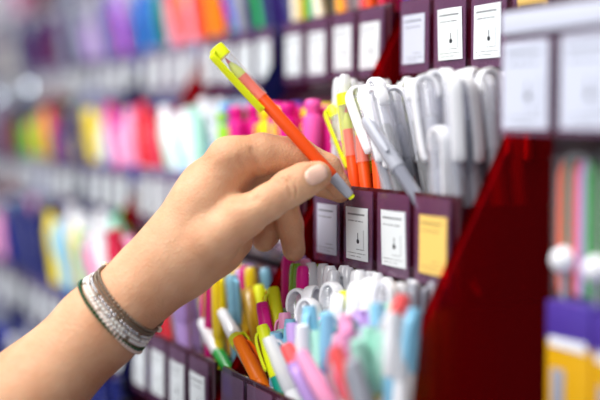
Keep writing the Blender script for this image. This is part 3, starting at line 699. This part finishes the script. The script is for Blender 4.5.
# ------------------------------------------------------------------ bracelets
def bead_path(c, sag, off, zc=.733, top=(-.67, -.74), n=220, skew=0):
    """loop hugging the wrist: c centre pixel, sag towards the elbow on the near side"""
    Nv = np.array([top[0], -top[1], 0.]); Nv /= np.linalg.norm(Nv); T = np.array([-Nv[1]*-1, -Nv[0]*-1, 0.]); T = np.array([Nv[1], -Nv[0], 0.])
    O = C(c[0], c[1], zc); pts = []
    for k in range(n):
        ph = 2*math.pi*k/n; d = math.cos(ph)*Nv+math.sin(ph)*np.array([0, 0, -1.])
        o = O-T*(sag*math.sin(ph)+skew*math.cos(ph)); r = .060
        for _ in range(60):
            s = float(field((o+d*r)[None])[0])-off
            if s < .00005: break
            r -= s*.9
        pts.append(o+d*r)
    return np.array(pts)
def resample(pts, step):
    P2 = np.vstack([pts, pts[:1]]); L = np.r_[0, np.cumsum(np.linalg.norm(np.diff(P2, axis=0), axis=1))]
    n = int(L[-1]/step); t = np.linspace(0, L[-1], n, endpoint=False)
    return np.stack([np.interp(t, L, P2[:, k]) for k in range(3)], 1)
def bracelet(label, c, sag, r, m, cordm, every=None, m2=None, group=None, skew=0, pearl=None):
    pts = resample(bead_path(c, sag, r*.95, skew=skew), r*2.12); W = world_pts(pts)
    t = empty('bracelet', W.mean(0)); L0 = Vector(t.location)
    mbs = [MB()]; idx_ = []
    prof = [(r*math.sin(a), -r*math.cos(a)) for a in np.linspace(.3, math.pi-.3, 6)]
    for k, p in enumerate(W):
        M = Matrix.Translation(Vector(p)-L0) @ Matrix.Rotation(R.uniform(0, 3), 4, 'Z')
        n0 = len(mbs[0].f); mbs[0].lathe(prof, 8, M=M); idx_ += [1 if (every and k % every == 0) else 0]*(len(mbs[0].f)-n0)
    bo = mbs[0].build('beads', [m, m2 or m], t, ang=80); bo.data.polygons.foreach_set('material_index', idx_)
    cd = MB(); K = 5; n = len(W); v = []; f = []
    for i in range(n):
        d = Vector(W[(i+1) % n]-W[i-1]).normalized(); a = d.orthogonal().normalized(); b_ = d.cross(a)
        for k in range(K): v.append(Vector(W[i])-L0+(a*math.cos(2*math.pi*k/K)+b_*math.sin(2*math.pi*k/K))*r*.25)
    for i in range(n):
        for k in range(K): f.append((i*K+k, i*K+(k+1) % K, ((i+1) % n)*K+(k+1) % K, ((i+1) % n)*K+k))
    cd.add(v, f).build('cord', cordm, t)
    if pearl is not None:
        for fr in pearl:
            p = Vector(W[int(fr*n) % n])-L0; q = p*(1+.0012/p.length)
            MB().lathe([(.0021*math.sin(a), -.0021*math.cos(a)) for a in np.linspace(.2, math.pi-.2, 9)], 12, M=Matrix.Translation(q)).build('pearl', PEARL, t, ang=80)
    tag(t, label, 'bracelet', group); return t
PEARL = principled('pearl', (240, 226, 205), .2); BR = principled('bronze_bead', (132, 116, 100), .3, Metallic=.5); SL = principled('silver_bead', (206, 204, 206), .2, Metallic=.6)
WH = principled('white_bead', (240, 236, 228), .2); GRN = principled('green_bead', (4, 74, 36), .15); CORD = principled('cord', (90, 76, 64), .7)
bracelet('bronze bead bracelet closest to the hand', (132, 297), .0038, .00125, BR, CORD, pearl=(.995, .49))
bracelet('second bronze bead bracelet lying against the silver ones', (129.3, 299.3), .0040, .0011, BR, CORD)
bracelet('silver bead bracelet next to the bronze strands', (126.5, 301.5), .0042, .0013, SL, CORD, every=7, m2=BR)
bracelet('pale silver bead bracelet in the middle of the stack', (123.7, 304), .0044, .0013, WH, CORD, every=5, m2=SL)
bracelet('white bead bracelet with a beige bead, between silver and green', (121, 306.5), .0046, .0013, WH, CORD, every=9, m2=BR)
bracelet('dark green bead bracelet closest to the elbow', (116.5, 310.5), .0036, .0013, GRN, CORD)
bracelet('loose pinkish white bead strand hanging over the green one', (122, 309.5), .0052, .0014, principled('blush_bead', (238, 214, 200), .25), CORD, skew=-.005)

# ------------------------------------------------------------------ the held pen
H = from_cam(*C(215.5, 47.5, .722)); Fp = from_cam(*C(351.5, 197, .7235)); d = (H-Fp).normalized()
t, L = felt_pen('orange', 'lemon', L=(H-Fp).length-.001)
# clip towards the lower left of the view
q = d.to_track_quat('Z', 'Y'); want = from_cam(*C(212, 87, .704))-from_cam(*C(240, 74, .722)); want -= d*want.dot(d)
xl = q.inverted() @ want; roll = math.atan2(xl.y, xl.x)
pose(t, H-d*L, d, roll); tag(t, 'orange felt pen with yellow clip cap held between thumb and fingers', 'felt pen')

# ------------------------------------------------------------------ light
w = bpy.data.worlds.new('world'); SC.world = w; w.use_nodes = True
w.node_tree.nodes['Background'].inputs[0].default_value = (.80, .88, 1, 1); w.node_tree.nodes['Background'].inputs[1].default_value = .36
def area(name, loc, target, sx, sy, power, col=(1, 1, 1)):
    l = bpy.data.lights.new(name, 'AREA'); l.shape = 'RECTANGLE'; l.size = sx; l.size_y = sy; l.energy = power; l.color = col
    o = bpy.data.objects.new(name, l); o.location = loc; o.rotation_euler = (Vector(target)-Vector(loc)).to_track_quat('-Z', 'Y').to_euler(); link(o); return o
area('ceiling_light', (-.35, .75, 2.35), (.3, .75, 1.2), .6, .9, 21, (1, .98, .95))
area('ceiling_light', (-.7, 2.4, 2.6), (.4, 2.1, 1.2), .5, 1.6, 6.5, (.86, .92, 1))
area('ceiling_light', (-1.3, -.3, 2.3), (.25, .75, 1.25), .7, .9, 15, (1, .98, .96))
SC.view_settings.view_transform = 'Standard'; SC.view_settings.look = 'None'; SC.view_settings.gamma = 1; SC.view_settings.exposure = 0.3
SC.cycles.transparent_max_bounces = 24; SC.cycles.max_bounces = 8; SC.cycles.use_denoising = True
